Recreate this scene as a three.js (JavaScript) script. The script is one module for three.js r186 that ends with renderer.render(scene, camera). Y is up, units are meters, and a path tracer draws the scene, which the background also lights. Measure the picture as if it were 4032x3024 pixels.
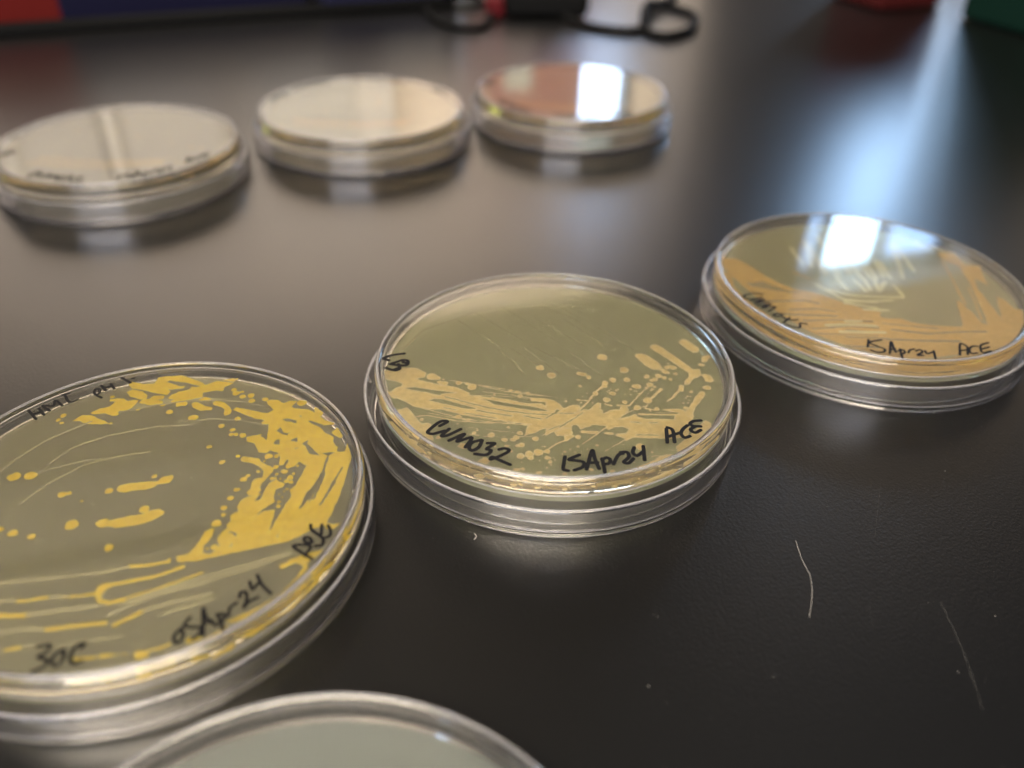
import * as THREE from 'three';
import { mergeGeometries } from 'three/addons/utils/BufferGeometryUtils.js';
import { RoundedBoxGeometry } from 'three/addons/geometries/RoundedBoxGeometry.js';
import { ImprovedNoise } from 'three/addons/math/ImprovedNoise.js';
import { RectAreaLightUniformsLib } from 'three/addons/lights/RectAreaLightUniformsLib.js';

RectAreaLightUniformsLib.init();
const MM = 0.001;
const scene = new THREE.Scene();

// ---- camera: a phone held low over the bench ----
const camera = new THREE.PerspectiveCamera(49.68, 4 / 3, 0.01, 30);
camera.position.set(0, 0.12827, 0);
{
  const pitch = 0.63168, roll = 0.02937;
  camera.rotation.order = 'YXZ';
  camera.rotation.set(-pitch, 0, roll);
}
camera.focus = 0.184;
camera.userData.fStop = 26.0 / 3.6;     // a lens opening of about 3.6 mm

// ---- light: dim room air, one warm ceiling panel, a daylight window and an under-cabinet strip (built further down) ----
scene.background = new THREE.Color().setRGB(0.04, 0.041, 0.046);
const renderer = new THREE.WebGLRenderer({ antialias: true });
renderer.toneMapping = THREE.LinearToneMapping;
renderer.toneMappingExposure = 1.26;
renderer.shadowMap.enabled = true;
const LIGHT = {
  ceiling: { color: new THREE.Color().setRGB(1, 0.86, 0.66), radiance: 16.5 },
  window: { color: new THREE.Color().setRGB(0.44, 0.68, 1), radiance: 17 },
  side: { color: new THREE.Color().setRGB(0.36, 0.6, 1), radiance: 5 },
  slot: { color: new THREE.Color().setRGB(0.5, 0.68, 1), radiance: 9 },
  rear: { color: new THREE.Color().setRGB(0.9, 0.9, 1), radiance: 7 },
  strip: { color: new THREE.Color().setRGB(1, 0.9, 0.8), radiance: 160 },
};
const TRACED = {
  M: {
    poly: [
      
      [-43.3,1.3,-41.1,3.5,-37.9,2.2,-35.7,1.9,-33.2,2.1,-31,3.9,-31.3,5.6,-32.6,6,-32.3,7,-33.8,8.9,-35,10.1,-36,10.1,-36.3,8.3,-37.2,7.8,-39.5,7,-42.2,6.4],
      [-38.6,12.2,-37.6,10.2,-36.1,9.4,-35,8.2,-33.2,6.5,-30.5,7.3,-26.9,8.2,-23.3,9.3,-20.5,11.1,-19.5,12.1,-14.9,12.5,-10.2,13.6,-6.8,14.7,-3.4,14.5,-2.3,15.5,-1.5,17.5,0.8,18.1,3.7,15.2,3.4,23.2,0,22.7,-3,22.4,-6.3,22.2,-11.3,21.3,-16.5,20.5,-21.1,19.6,-23.1,18.8,-26.1,17.8,-28.2,17.9,-30.5,17.5,-32.9,16.8,-34.8,15.2,-37.3,13.7],
      [-41.1,11.1,-38.6,11.9,-37,14.4,-39.3,13.1],[-7.1,26.2,-6.3,22.7,-5.1,21.6,3.6,17.9,3.4,21.2,-2,23.1,-5.1,25.2],
      [-3.3,26,0.1,22.4,3.5,20.6,3.4,22.5,0.2,24],[-0.4,24.6,1.5,23.3,3.4,23.2,3.3,24.8,1.6,25.8,0,25.9],
      [-33.2,23,-31.3,24,-30.5,23.2,-28.9,22.9,-27.9,23.3,-28.7,25.3,-27.3,27.1,-29.2,27.8,-31,26.4,-30.7,24.8,-32.3,24.2],
      [-21.6,30.5,-20.9,29.3,-19.9,29.5,-19.4,31,-20.6,31.2],[-17,35.1,-15.7,33.7,-14.7,34.1,-14.4,34.9,-15.2,36.3,-16.8,35.8],
      [20.5,-5.9,21,-6.9,22.3,-7.1,23.6,-6.5,24.9,-4.9,26.4,-3,26.6,-1.3,26,-0.3,24.3,-0.4,22.6,-2,21.3,-4.6],
      [24.7,-9.8,25.3,-11.1,26.5,-11.5,27.8,-10.2,29.2,-8.2,31.1,-5.6,32.8,-3.1,34.3,-0.8,35.9,-1.1,36,1.4,34.6,2.6,34.2,2.6,33.7,3,32.4,5.3,31.3,5.4,31.5,4.2,32.6,2.7,33.1,0.8,31,-1.9,28.7,-4.9,26.9,-7.3,25.7,-8.6],
      [36.1,1.4,36.9,0.9,38,1.3,38.6,3.3,37.9,4.3,36.6,4,36.4,2.5],
      [32.4,-13,33.3,-14.1,34.5,-14.2,35.7,-12.7,37.2,-10.3,36.9,-8.8,35.5,-8.3,34.3,-9.7,33.1,-11.5],[37.4,-6.2,39,-7.5,39.6,-6.7,38,-4.2,37.1,-4.1],
      [34.6,8.1,35.5,8.1,35.5,9.2,34.3,11.4,32.9,13.5,32,15.3,31.5,17,30.5,18,29.5,16.4,30.3,15.4,32.2,12.2,33,10.4,34.1,8.9],
      [-2.2,13,-0.9,13.2,0.6,14.3,1.2,15.8,2.5,15.9,2.7,15.2,4.2,14.7,5.5,14.8,6,16.1,7.7,16.4,9.8,13.5,10.6,13.8,10.3,15.9,11.3,16.9,12.2,16.3,14.7,15.9,15.9,15,16.8,16,16.2,18,18.4,17.6,18.7,18.6,20.7,19.1,27,18.9,27.2,17.5,18.8,17.7,19.3,16.9,27.4,16.3,24.7,15.6,26,15.2,28.2,15.1,29.6,15.4,30.5,18,31.6,17.3,31,18.7,30.2,19.7,29.8,22.6,29,24.9,26.1,25.7,21.6,25.8,16.7,25.7,15.2,27.1,14.9,26.1,13.1,25.3,13.4,24.6,15.4,24.5,16.2,22.9,15,22,12.9,22.4,11.6,23.4,11.1,21.9,8.2,21.8,5.3,23.4,4.7,21.8,2.6,22.6,1.2,22.9,-1.1,25,-2.4,26],
      [-0.3,24.9,1.8,23.9,3.6,24.4,3.3,25.4,0.3,25.7],[1.7,26.1,2.7,25.4,3.9,25.7,2,27.8],[12.9,25,15.3,25.5,14.5,26],
      [32.6,21.9,35,21.1,35.5,21.4,33.8,23,32.5,22.4],[14,38.3,18,37.2,24,33.6,25.5,31.6,23.5,31,18,35],
      [26.5,31.2,31,27,35.5,20.5,34,19,30,24,26,28.5],[-36.5,18.8,-33,24.6,-29,29.2,-27,28,-30,23.5,-34,17.5],],
    dot: [
      [-29.5,5.2,1.35],[-28.3,5.8,0.9],[-26.3,7.8,0.9],[-27.4,7.5,0.65],[-26.6,6.2,0.3],[-22.9,7.5,0.8],[-20.9,7.7,0.6],[-19.6,8.9,1.15],
      [-16.2,8.6,0.35],[-13,9.2,0.3],[-10.4,9.9,0.55],[-9,10.3,0.5],[-8.2,10.5,0.35],[-6.5,10.8,0.55],[-14.3,11.6,0.4],[-8.2,11.8,0.65],
      [-12,9.4,0.21],[-15.2,9.1,0.2],[-10,11.6,0.2],[2.4,13.3,0.3],[0.5,12.2,0.2],[-3.5,0.3,1.05],[-0.7,3.3,1.15],[-22.1,20.3,0.75],[-19.8,21.2,0.55],
      [-30.3,21.7,0.5],[-10.7,23.5,0.4],[-22.1,22.8,0.25],[-17.5,24.8,0.35],[-18.2,25.7,0.45],[-20,24.6,0.2],[-14.4,26.3,0.85],[-11.4,27.8,0.75],
      [-9.6,27.7,0.65],[-8.9,26.9,0.7],[-8.2,25.4,0.7],[-4.7,27.1,0.8],[-10.9,29.8,0.5],[-7.7,29.3,0.7],[-8.6,29.6,0.5],[-4.1,31.6,1.1],[-6.1,32.3,1],
      [-7.9,33,0.9],[-5.8,33.5,0.7],[-2.2,31.2,0.7],[-2.2,33.3,0.6],[-9.9,31.5,0.4],[-7.3,37,0.5],[-8.8,37.5,0.7],[-8.2,37.1,0.25],[-4.2,38.2,0.6],
      [-3.6,37.8,0.3],[1.4,38.3,0.5],[1.6,31.1,0.35],[-3.3,29.7,0.2],[-2.7,29.7,0.3],[-25.9,27.6,0.6],[-27.4,28.6,0.45],[-3.8,34.2,0.25],
      [-7.7,34.9,0.2],[-2.4,36.4,0.3],[-1.5,34.4,0.3],[-0.6,33.8,0.25],[-16.8,28.9,0.3],[-13.4,30.2,0.3],[12.2,-5,1.35],[17.2,0.2,1.15],
      [14.1,4.5,0.9],[17.5,4.3,0.85],[6.2,2.2,0.8],[7.1,2.5,0.85],[8.3,3.7,0.7],[22.5,2.7,0.8],[19.6,6.8,1],[29.7,1.2,0.6],[21.6,12.2,1.15],
      [12,12.4,0.9],[13.6,9.9,0.8],[9.5,10.1,0.8],[30.1,7.5,0.8],[30.4,6.5,0.75],[36.5,6.5,0.95],[28.1,3.5,0.55],[26.6,2.9,0.65],[25.4,2.3,0.85],
      [23.5,4.2,0.6],[24.4,3.8,0.75],[22.8,6,0.85],[21.9,7.2,0.45],[16.2,13.1,0.65],[6,7.3,0.4],[28.5,-3.1,0.3],[32.4,8.3,0.5],[36.5,-3,0.6],
      [37,-2.8,0.55],[27.9,-1.4,0.75],[29.4,-1.4,0.9],[28.8,-1.8,0.65],[26.6,-0.3,0.65],[27.3,0.5,0.8],[27.9,0.9,0.45],[4.7,26.1,0.7],[12.9,8.8,0.25],
      [12.4,9.2,0.25],[13.2,8.1,0.21],[14.6,8.6,0.35],[15.1,8.2,0.25],[10.6,8.2,0.35],[11.2,8.1,0.25],[12.2,5.8,0.85],[11.9,7,0.75],[7.5,10.1,0.25],
      [5.3,9.9,0.15],[6.4,11.3,0.2],[8.5,12,0.3],[5.3,12.8,0.3],[2.5,13.4,0.35],[8.7,13.6,0.25],[6,13.7,0.25],[23.9,6.8,0.45],[23.3,7.8,0.4],
      [22.9,8.3,0.3],[25.2,7.7,0.45],[24.5,8.6,0.3],[21.5,10.4,0.21],[22.2,9.5,0.2],[31.3,10.1,0.3],[30.8,10.8,0.25],[31.4,11.7,0.25],
      [29.9,12.8,0.35],[31.1,12.7,0.25],[29,13,0.2],[30.1,14.6,0.55],[32,10.1,0.25],[28.5,14.1,0.15],[18,8,0.35],[17.6,9,0.2],[18.9,8.7,0.25],
      [19.4,8.8,0.25],[17.9,10.1,0.25],[16.6,10.1,0.21],[19.9,9.9,0.2],[19.6,9.6,0.21],[23.4,15.4,0.65],[15.8,15.6,1.1],[18.9,15.1,0.95],
      [21.8,16.1,0.3],[4.6,29.3,0.4],[8.7,28.8,0.4],[6.5,30.1,0.2],[2.8,30.4,0.3],[1.6,31.1,0.35],[5.2,31.1,0.2],[3.8,31.2,0.2],[1,31.9,0.2],
      [-2,31.3,0.55],[-1.9,33.3,0.55],[18.2,28.8,1.1],[20.6,30.5,0.3],[27.1,28.2,0.25],[1.4,38.2,0.5],[11.4,37.1,0.65],[7,36.6,0.45],[-1.6,34.7,0.4],
      [-0.6,33.9,0.25],[-1.4,35.5,0.25],[-2.4,36.4,0.25],[14.5,28.2,0.2],[-0.9,33.2,0.2],[2,36.7,0.25],[2.4,37.2,0.2],[14.6,35.8,0.16],[16.3,34,0.21],
      [9.2,32.5,0.16],],
    line: [
      [1.5,-5.1,13.2,-2.9,13.2,-0.8,13.7,0.5,14.9,1.1,16.2],[0.22,-25,6.6,-16,8.4,-5.1,11.1,3.1,12.5],[0.25,-18.6,8.1,-11.5,10.3,-2.9,11.7],
      [0.3,-17,10.6,-11.5,11.4,-5.1,12.7],[0.2,-20.1,12.2,-11.5,12.1,-5.1,13.2],[0.3,-32.9,16.8,-28.1,18.4,-21.7,20.8,-13.3,22,-3,22.8],
      [0.22,-29.3,19.1,-20.4,21.4],[0.38,-32.3,23.9,-33.2,23.1,-33.2,21.7,-31.6,20.6,-29.2,20.1,-26.7,20.7,-21.6,21.8,-14.4,22.2],
      [0.2,-21.5,23.7,-9.2,25.3],[0.2,-23.4,25.7,-15.2,26.9,-5.1,26.4],[0.18,-27.4,25.9,-17.2,26.3],[0.2,-16.5,20.9,-9.2,22,-1,23.1],
      [0.7,29.3,8.4,27.8,10.6],[0.45,27.8,10.6,26.2,12.3],[0.5,4,18.6,6.3,15.4,8.1,12.6],[0.6,8.2,12,10.1,8.9,12,6.3],[0.4,-2.4,30.9,0,28.6,1.9,27.3],
      [0.35,5.6,28.4,9.1,24.8,11.3,22.5],[0.3,10.3,30.6,12.8,28.4,15,26.6],[0.35,17,14.6,19.5,10.6,22,7.3],[0.6,22.6,11.5,24,9.3,25.5,7.8],
      [0.3,20.7,15.1,21.5,13.7],[0.3,15,18.1,19,15.2,20.8,14.4],[1,5.8,24.3,8.9,24.4],[0.8,10.9,24.6,12.3,24.7],[0.5,5.3,12.8,7.5,12.9],
      [0.6,11.5,14,12.9,14.6],[0.7,14.4,14.4,17,14.4],[0.55,20.9,15.3,23,15.7],[0.3,20.2,32,21.3,31.6,22.6,31.7,21.2,32.5],[0.55,22.2,32,25.2,31.7],
      [0.18,19.4,29.3,23.5,29.4,27.1,29.9],],
    hole: [
      [-35.4,10.3,-33.3,9.7,-28.8,10.6,-24.9,11.1,-23.2,11.4,-26.6,11.8,-27,12.5,-30,11.6,-33.8,10.7],
      [-29.3,14.6,-28.1,13.9,-25.7,14.2,-22.5,15.4,-18.1,17.1,-20.2,17.4,-23,16.5,-25.8,15.6,-28.4,14.9],
      [-17.7,13.3,-15.7,13.7,-11.9,14.6,-7.6,15.4,-4.2,16.1,-1.7,17.3,-5.1,17.2,-8.5,16.5,-11.4,15.9,-14,15.4,-15.9,13.9],
      [-33.2,6.3,-31.4,6.4,-25.6,8.5,-26.9,8.6,-30.5,7.3],[14.4,19.4,16.3,17,19,15.5,19.1,16.9,16.6,18.3],],
    cut: [
      [0.3,-25.6,13,-20.4,15,-15.6,16.6,-11.4,17.6,-6.1,18.4,-1.9,18.6],[0.3,-18.1,17.8,-13.9,18.7,-10.1,19.4],
      [0.25,-20.5,18.9,-16.5,19.9,-13.4,20.4],[0.35,-7.2,19.3,-3.4,20.2],[0.45,-19.9,11.8,-15.1,12.6],[0.25,-25.5,17.2,-22.7,17.8],
      [0.45,19.3,17,27.9,16.7],[0.4,18.7,18.1,20.8,18.6,26.8,18.7],[0.3,17.8,24.8,22.5,24.8],[0.3,21.2,20.4,22.8,20.4],[0.25,17,20.3,18.9,20.5],
      [0.3,-2.3,19.8,4.9,13.1],[0.5,0.1,17.2,4.9,13.1],[0.35,5.1,17.2,9.9,12.5],[0.5,11,17.1,14,14.7],[0.25,0.8,23,6.2,17.5],[0.22,-1,18.1,4.7,17.7],
      [0.22,-1.9,24,1,22.3],],
    faint: [
      [0.35,-25.5,-20.9,-13.4,-8.5],[0.35,-20.9,-24.6,-7.5,-11.3],[0.35,-13.6,-27.9,-6,-19.9],[0.35,-6.8,-19.9,0,-12.7],[0.35,-3.4,-29.2,7.5,-21.3],
      [0.35,2.2,-28.8,7.3,-23.4],[0.35,-14,-7.2,-10.5,-3.1,-7.4,3.1],[0.35,-10.9,-8,-3.7,-0.5],[0.35,-7.4,-8.2,1.3,2.7],[0.35,-4.6,-8.3,7.4,1.8],
      [0.35,3.4,-8.1,11.4,2.8],[0.35,3.2,-22.5,13.3,-9.9],[0.35,12.5,-18.2,20.3,-9],[0.35,-4.6,-22.8,7.7,-10.2],
      [0.4,-37.9,-5.9,-33.7,-15.1,-25.5,-20.9,-21.3,-24.3,-13.2,-27.9,-3.4,-29.9,6.4,-28.7,13.8,-26.6],],
    text: {
      "LB": [[-36.7,-0.3,-39.8,0.7,-41.4,2.1,-40,2.8],[-39.5,4.4,-38.3,3.5,-36.6,2.5,-35.5,2.8,-35.5,4.5,-37,4.8,-39,4.5],[-37.5,4.3,-37,6.2,-37.8,6.9,-39.2,6.6,-40.4,5.9],[-36.5,3.4,-35.6,3.8],[-38.3,6.6,-37.3,5.8]],
      "CVM032": [[-25.6,27.2,-24.1,25.6,-25.3,25.5,-27.1,27.6,-28,29.5,-27.1,30,-25.6,29.4,-24.4,28.8],[-23.5,28.1,-24.9,30.6,-23.9,30.4,-21,28.1],[-23.2,32,-20.1,29.7,-21.5,32.2,-18.5,30.8,-19.6,34],[-16.4,31.5,-18.3,32.5,-18.8,34.3,-18.2,35,-16.9,34,-16.2,31.6],[-15,32.5,-13.5,32.5,-15.1,34.4,-14.2,34.8,-15,36.2,-17.5,36.1],[-12.5,34.4,-11.2,34,-10.4,34.6,-11.6,36,-14.2,37.6,-13.9,36.9,-12.1,37.9,-10.1,39.1]],
      "15Apr24": [[1.3,36.1,1,38.2,0.9,40.1,1.8,40.4],[4.3,35.4,2.1,37,3.4,37.2,5.1,37.7,4.9,39.1,3.1,40.2],[5.6,39.8,7.2,33.8,7.5,36.4,8.2,39.5],[6.4,37.8,8,37.6],[9,36.4,9.2,38.4,9.3,40.6],[9,36.7,10,36,10.7,36.6,10.4,37.7,9.1,38.2],[11.3,38,12.1,35.9,12.8,34.8,13.5,34.6],[13.1,34.2,14.4,34.1,14.7,35.5,13.5,37.3,14.3,37.6,15.6,36.1],[16.1,32.5,15.7,34.3,16.4,35.1,17.7,33.9],[18.1,32,17.9,36.4]],
      "ACE": [[23.8,26,23.4,30.5],[24.1,25.4,25,26,25,30.3],[23.6,28.7,26.4,27.2],[28.6,24.5,27.4,25.9,26.8,27.5,27.4,28.7,28.6,28.2],[31.9,22.6,30.1,23,29.3,23.9,29.8,24.6,31.5,24.7],[30.2,24.8,29.1,26,29.9,26.9,31.3,26]],
    },
  },
  N: {
    poly: [
      [-24,-22.9,-22.9,-24.9,-20.7,-25,-18.8,-23.9,-16.1,-22.6,-17.3,-22.1,-20.5,-22.1,-22.5,-23.1],
      [-21.4,-25.8,-20.2,-27.3,-18.1,-28.3,-17.5,-30.3,-18.9,-30.2,-19,-30.9,-17.5,-31.3,-16.3,-31.4,-15.1,-30.4,-12.8,-31.1,-12.7,-30.2,-13.1,-28.2,-14.1,-27,-15.6,-27.1,-15.1,-25.4,-16.3,-25.2,-18,-25.9,-20.1,-25.5],
      [-16.4,-33.8,-15.5,-34.8,-12.9,-34.2,-11.3,-32.7,-11.1,-31.7,-12.2,-31.3,-14.9,-32.2],
      [-12.2,-30.1,-11.6,-31.3,-10,-31.6,-7.1,-30.9,-6.9,-29.9,-8.6,-29.3,-10.8,-29.7],[-10.3,-31.7,-9.8,-32.8,-7.4,-32.9,-7.4,-31.7,-8.9,-31.5],
      [-17,-36.6,-16.8,-37.7,-14,-37,-11.3,-37.3,-11.1,-39.9,-8.7,-41.7,-5.8,-40.7,-3.2,-39.6,-1.2,-38.8,0.5,-37.4,-0.7,-37.2,-3.8,-38.1,-6.5,-38.5,-8.4,-38.9,-8.8,-38.2,-5.2,-36.6,-4,-36.8,-4.2,-36.1,-6.7,-35.4,-8.5,-36.2,-6.7,-34.7,-6.9,-33.3,-8.6,-33.6,-11.7,-34.4,-13.7,-35,-15.7,-35.3],
      [-6.2,-31.9,-5.8,-33.4,-2.9,-35.4,0.2,-36.7,1.3,-33,-1.5,-31.8,-1.4,-29.6,-3.5,-29.2,-3.9,-31.4,-5,-31.7],
      [-6,-2.1,-5.9,-3.2,-4.2,-3.9,-1,-4.5,1.1,-4.7,1.6,-5.9,3.4,-6.7,3.9,-6.1,3.6,-4.6,2.3,-4.1,1.3,-4,1.1,-3.2,-0.3,-2.4,-2.9,-2,-4.1,-1.4,-5.2,-1.5],
      [-6.3,7.4,-5.9,6.3,-4.8,5.9,-4.1,6.6,-3.1,6.1,-1,5.1,1.5,4.4,2.9,3.4,4.2,2.9,5.4,3.5,5.4,4.4,3.8,6.1,2,7.1,-0.1,7.6,-2.1,8.2,-3.7,7.8,-5.1,8.2],
      [-2.4,-35.5,-2.4,-36.7,-1.4,-36.4,1,-37.6,2.2,-38.8,4.1,-39.4,6.4,-40.5,6.9,-38.7,5.1,-36.8,5.3,-35.5,3.6,-35.6,1.3,-34.8,-0.5,-33.6,-1.6,-32.5,-1.4,-30.5,-3.2,-29,-5,-34.4],
      [16.4,-32.1,17.1,-32.6,18.8,-32.6,20.4,-31.4,21.4,-32.4,23.1,-32.4,22.3,-30.2,23.5,-29.7,26.7,-29.4,29.2,-27.5,30.9,-25.8,33.4,-24.8,31.1,-24.2,29.7,-24.9,27.3,-25.8,27.2,-25.1,30,-23.5,32,-21.4,33.8,-20.3,33.9,-18.7,35.3,-17,35.5,-15.5,32.1,-15,33.9,-14,33.9,-9.7,33.4,-6.9,31.6,-2.8,31.2,1.3,28.6,1.5,28.9,0.5,29.4,-1.1,28.3,-3.4,29.1,-4.8,29.7,-8.1,30.1,-10.9,28.2,-12.2,27.6,-10.8,26.3,-9.7,25.8,-10.4,26.1,-12.1,25.5,-13,25.1,-10.7,24.4,-10.8,24.1,-13.2,23.2,-14.6,21.2,-15.4,20.7,-14.5,19.1,-14.6,18.3,-16.2,17.4,-17.3,15.6,-18.1,15.3,-19.4,17.3,-20.1,18.2,-20.4,18,-19.8,19.9,-18.4,19.3,-21.7,18.9,-24.3,17.6,-23.5,17.2,-24.3,17.7,-25.5,15.6,-25.7,13,-26.9,9.6,-28.7,10.2,-29.4,13.6,-28.6,17.6,-27.6,18.8,-29.2,17,-30.8],
      [33.9,-14,35.5,-15.5,37.3,-15.6,37.2,-18.3,37.8,-18.6,38.9,-15.4,38.8,-11.3,38.5,-7.7,38.2,-3.1,37.9,1,35.4,1.2,35.5,-1.9,36.1,-6.2,35.3,-8.3,34.4,-3.4,33.9,1.2,33,1.3,33.3,-5.5,33.9,-9.7],
      [15.9,-12.2,16.2,-13,17.8,-12.9,19.5,-12.6,20.7,-11.3,23.4,-9.7,23.5,-8.9,22.6,-6.4,22.2,-5.5,22,-3.7,22.5,-3.2,22.1,-2.3,22.8,-2,22,-1.6,20.5,-1.6,19.9,-2.5,20.5,-3.6,20.1,-5.2,20.5,-6.4,21.9,-6.8,21.8,-8.8,20.2,-10.4,18.7,-11.1,16.2,-11.7],
      [0.9,-32,1.9,-32.9,3.5,-32.3,3.2,-31.4,1.7,-31.3],[-0.3,-30.2,0.3,-31.1,1.8,-30.3,2.9,-29.7,4.7,-29.1,4.8,-28.3,2.4,-28,0.6,-28.9],
      [4.4,-30.8,5,-31.7,6.6,-31.2,8.5,-29.6,9.3,-28.3,9.3,-27,8.4,-26.5,7.9,-27.3,7.9,-28.6,6.7,-29.5,5,-30.1],
      [27.8,-30,28.1,-31.5,29.2,-31.4,30.1,-30.1,29.3,-29.7,30,-28.4,29.6,-27.4,28.4,-28],
      [33.2,-21.8,34.1,-23.4,35.5,-23.3,36,-21.6,35.5,-20,34.1,-20.9],
      [19.2,1.8,19.4,-0.3,20.4,-1.1,22.4,-1.5,22,0.1,23.2,-0.5,23.4,-3.9,23.9,-5.5,24.8,-6.4,26.8,-5.1,26.6,-4.3,25.3,-3.7,25.5,-1.3,26,-0.1,24.9,1.2,23.8,2.6,23.2,4.3,24.8,2.5,26.6,2.2,26.7,3.4,26.8,7.5,26.8,9.4,27.6,5.1,28.4,0.6,29.1,-1.8,28.2,-3.8,29.3,-4.1,29.7,-8,30.1,-9.7,33.2,-9.8,31.6,-2.7,31.1,3.2,32.4,-2.7,33,2.1,33.5,-2.7,34.2,-8.2,34.7,-9.9,38.7,-10,38.7,-6.5,38.4,-1.9,37.9,1.9,37.3,5.7,36.4,6.2,35.1,6.7,33.4,8.4,31,10.2,27.1,11.5,23.1,13,20,14,16.2,15.4,13.2,16,12.1,15.8,11.7,14.7,13.3,14.4,14.2,12.9,14.7,10.6,14.9,8.5,16,7.5,16.5,8,16.5,9.2,16.2,11,15.7,12,16.2,13.8,17.7,13.9,18.5,12.5,18.8,11.8,17.8,10.3,18.1,8.4,18.9,7.4,18.5,6.5,19,5.5,18.5,4,19.8,2.5],
      [37.3,5.2,38.7,5.5,40.1,5.2,40,5.8,38.8,6.8,37.5,6.6],
      [24.8,28.8,28.4,26.4,32.5,23.5,34.2,20.3,34.9,17.8,35.4,16.3,33.8,15.2,31.5,16.9,30.9,16.2,33.7,13.9,36.6,12.5,38.2,11.9,37.8,13.3,36.2,14.3,35.8,15.8,36.5,16.9,35.2,19.3,33.9,22.8,31.3,25.1,29.3,27.3,28.4,28.7],
      [0.4,23.8,0.4,22.1,1.6,21.3,3.4,21.6,1.9,22.7,1.6,24.3],[11.8,35.7,12.4,35.1,14,35.2,14.3,36,12.7,36.8],
      [19.2,33,19.6,32.2,21.8,32.1,22.2,32.7,20.3,33.3],[23,33.7,23.5,32,25.4,29.5,27.1,35.3,25,35.8,23.8,34.7],],
    dot: [
      [-4.2,-27.1,0.8],[-4.5,-30.9,0.65],[-6.6,-29.6,0.6],[1.6,-25.4,1],[-11.6,-27.8,0.55],[-26.9,-24.6,0.65],[-27.3,-23.1,0.5],[-26.1,-22.1,0.45],
      [-15.5,-22.5,0.4],[-19,-31.9,0.5],[-28.6,-4.7,0.65],[-27.8,-4.8,1.15],[-24.8,-5.2,1.2],[-16.1,-0.2,0.8],[-14.9,-0.6,0.5],[-11.5,1.5,0.3],
      [-7.4,-1.6,0.8],[0,-6.2,0.55],[-10.9,-40.8,0.4],[-10.7,7.8,1.25],[1.4,3.1,0.95],[-20.6,10.4,0.9],[-16.8,11.1,0.75],[-23.4,9.6,0.7],
      [-1.4,13.2,0.85],[10.6,15.5,0.3],[0,-33,0.7],[1.6,-25.4,1],[11.5,-25.4,0.7],[8.7,-22.8,0.7],[11.5,-21.6,0.6],[12.7,-20.1,0.5],[11.7,-20.1,0.5],
      [14.2,-19.9,0.75],[8.2,-15.8,0.55],[15.1,-13.1,0.45],[12.3,-11.1,0.6],[15.8,-32.8,0.7],[23.9,-34.2,0.35],[24.4,-31.9,1.05],[7.7,-36,0.65],
      [8.6,-34.7,0.85],[9.8,-35.3,0.45],[10.4,-33.5,0.7],[12.2,-34,0.85],[12.9,-32,0.75],[7.1,-40.2,0.4],[21.5,-13.4,0.85],[21.1,-12.8,0.35],
      [23.1,-13.6,0.55],[21,-11.8,0.3],[23.8,-10.2,0.6],[25.9,-8.9,0.7],[28.2,-10.7,0.35],[17.7,-3.1,0.6],[17.1,-0.7,0.65],[16.6,2,0.65],
      [17.1,3.9,0.55],[16.4,6.2,0.95],[17.8,12.2,0.65],[16.6,12.6,0.3],[18.2,-6.2,0.75],[18.8,-7.3,0.45],[20.5,-8.6,0.4],[24.5,-8,0.4],
      [23.9,-6.6,0.45],[24.6,-6.9,0.3],[25.6,-6.7,0.3],[27.5,-7.1,0.65],[27,-6,0.5],[28,-5.8,0.5],[28,-8.3,0.35],[27.6,-3.8,0.35],[27.2,-3,0.25],
      [26.4,-2.2,0.2],[27.2,-1.4,0.2],[26.9,-0.1,0.45],[27.1,1.1,0.5],],
    line: [
      [0.8,3.8,17.4,6.3,17.2,8.5,16.7,10.7,16],[0.85,13.6,17.2,9.5,19.5,5.8,20.7,2.9,21.6,1.2,22.2,0.8,23.5,1.9,25.3,3.7,25.6,5.9,24.9,9.2,23.2],
      [0.5,9.2,23.2,13.2,20.8,17.5,18.3],[0.7,-12.7,25.9,-10.5,25.8,-8.7,25.2,-6.8,24.8],[0.6,-4.7,24.7,-1.6,24.3,0.4,23.8],
      [1,-13.6,29,-11.3,29,-9,28.8],[0.9,-4.7,31.6,-0.6,30.7,4.8,29.8],[0.85,6.4,30.2,8.9,28.2,10.2,27],[0.6,-9.2,35.7,-6.8,35.1],
      [0.7,2.7,37,5.7,36.6],[0.8,6.7,36.3,7.8,36.1],[0.5,14,34.9,15.7,34.4,16.9,33.5],[0.3,7.9,36.1,10.6,35.6],],
    hole: [
      [21.5,-25.7,22.4,-26.2,24.7,-25.5,24.7,-24.4,23.5,-25.1,22.5,-25.1],[24.7,-27.3,25.4,-27.5,25.5,-26.7],
      [21.1,-21.8,21.7,-23.3,22.6,-21.3,23.7,-21,24.3,-21.8,23.8,-20.4,22.5,-20.8],[21.4,-17.8,21.8,-18.9,22.6,-18.8,22.8,-17.3,21.7,-17.4],
      [24.6,-18.6,25.6,-19.4,26.1,-19.9,26.4,-18.1,25.6,-18.5],[27.6,-17.7,28.7,-19.2,28.6,-17.9,30.8,-15.6,29.5,-15.2,28.4,-17],
      [29.1,-16.1,30.8,-15.6,32.1,-14.2,29.8,-14.6],[26,-16.2,27.4,-16.6,26.6,-16],[19.3,8.8,19.7,8.2,20.8,8.5,21.2,9.4,20.6,9.2,20.1,8.5],
      [20.6,10.4,21,11.7,20.5,12.4,20.7,11.1],[28.7,9.3,29,7.2,29,9.3],],
    cut: [
      [0.5,33.9,-13.7,33.8,-9.4,33,-5,32.3,-1.2,31.4,1.3],[0.6,34.1,-8.8,34,-5.5,33.4,-1.3],[0.35,37.6,-10.7,36.5,-6.2,35.6,-1.4],
      [0.4,36.9,-6.4,36,-2.9,35.2,0.3],[0.35,33.5,-8.1,33.4,-4.9,32.7,-1.1],],
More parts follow.
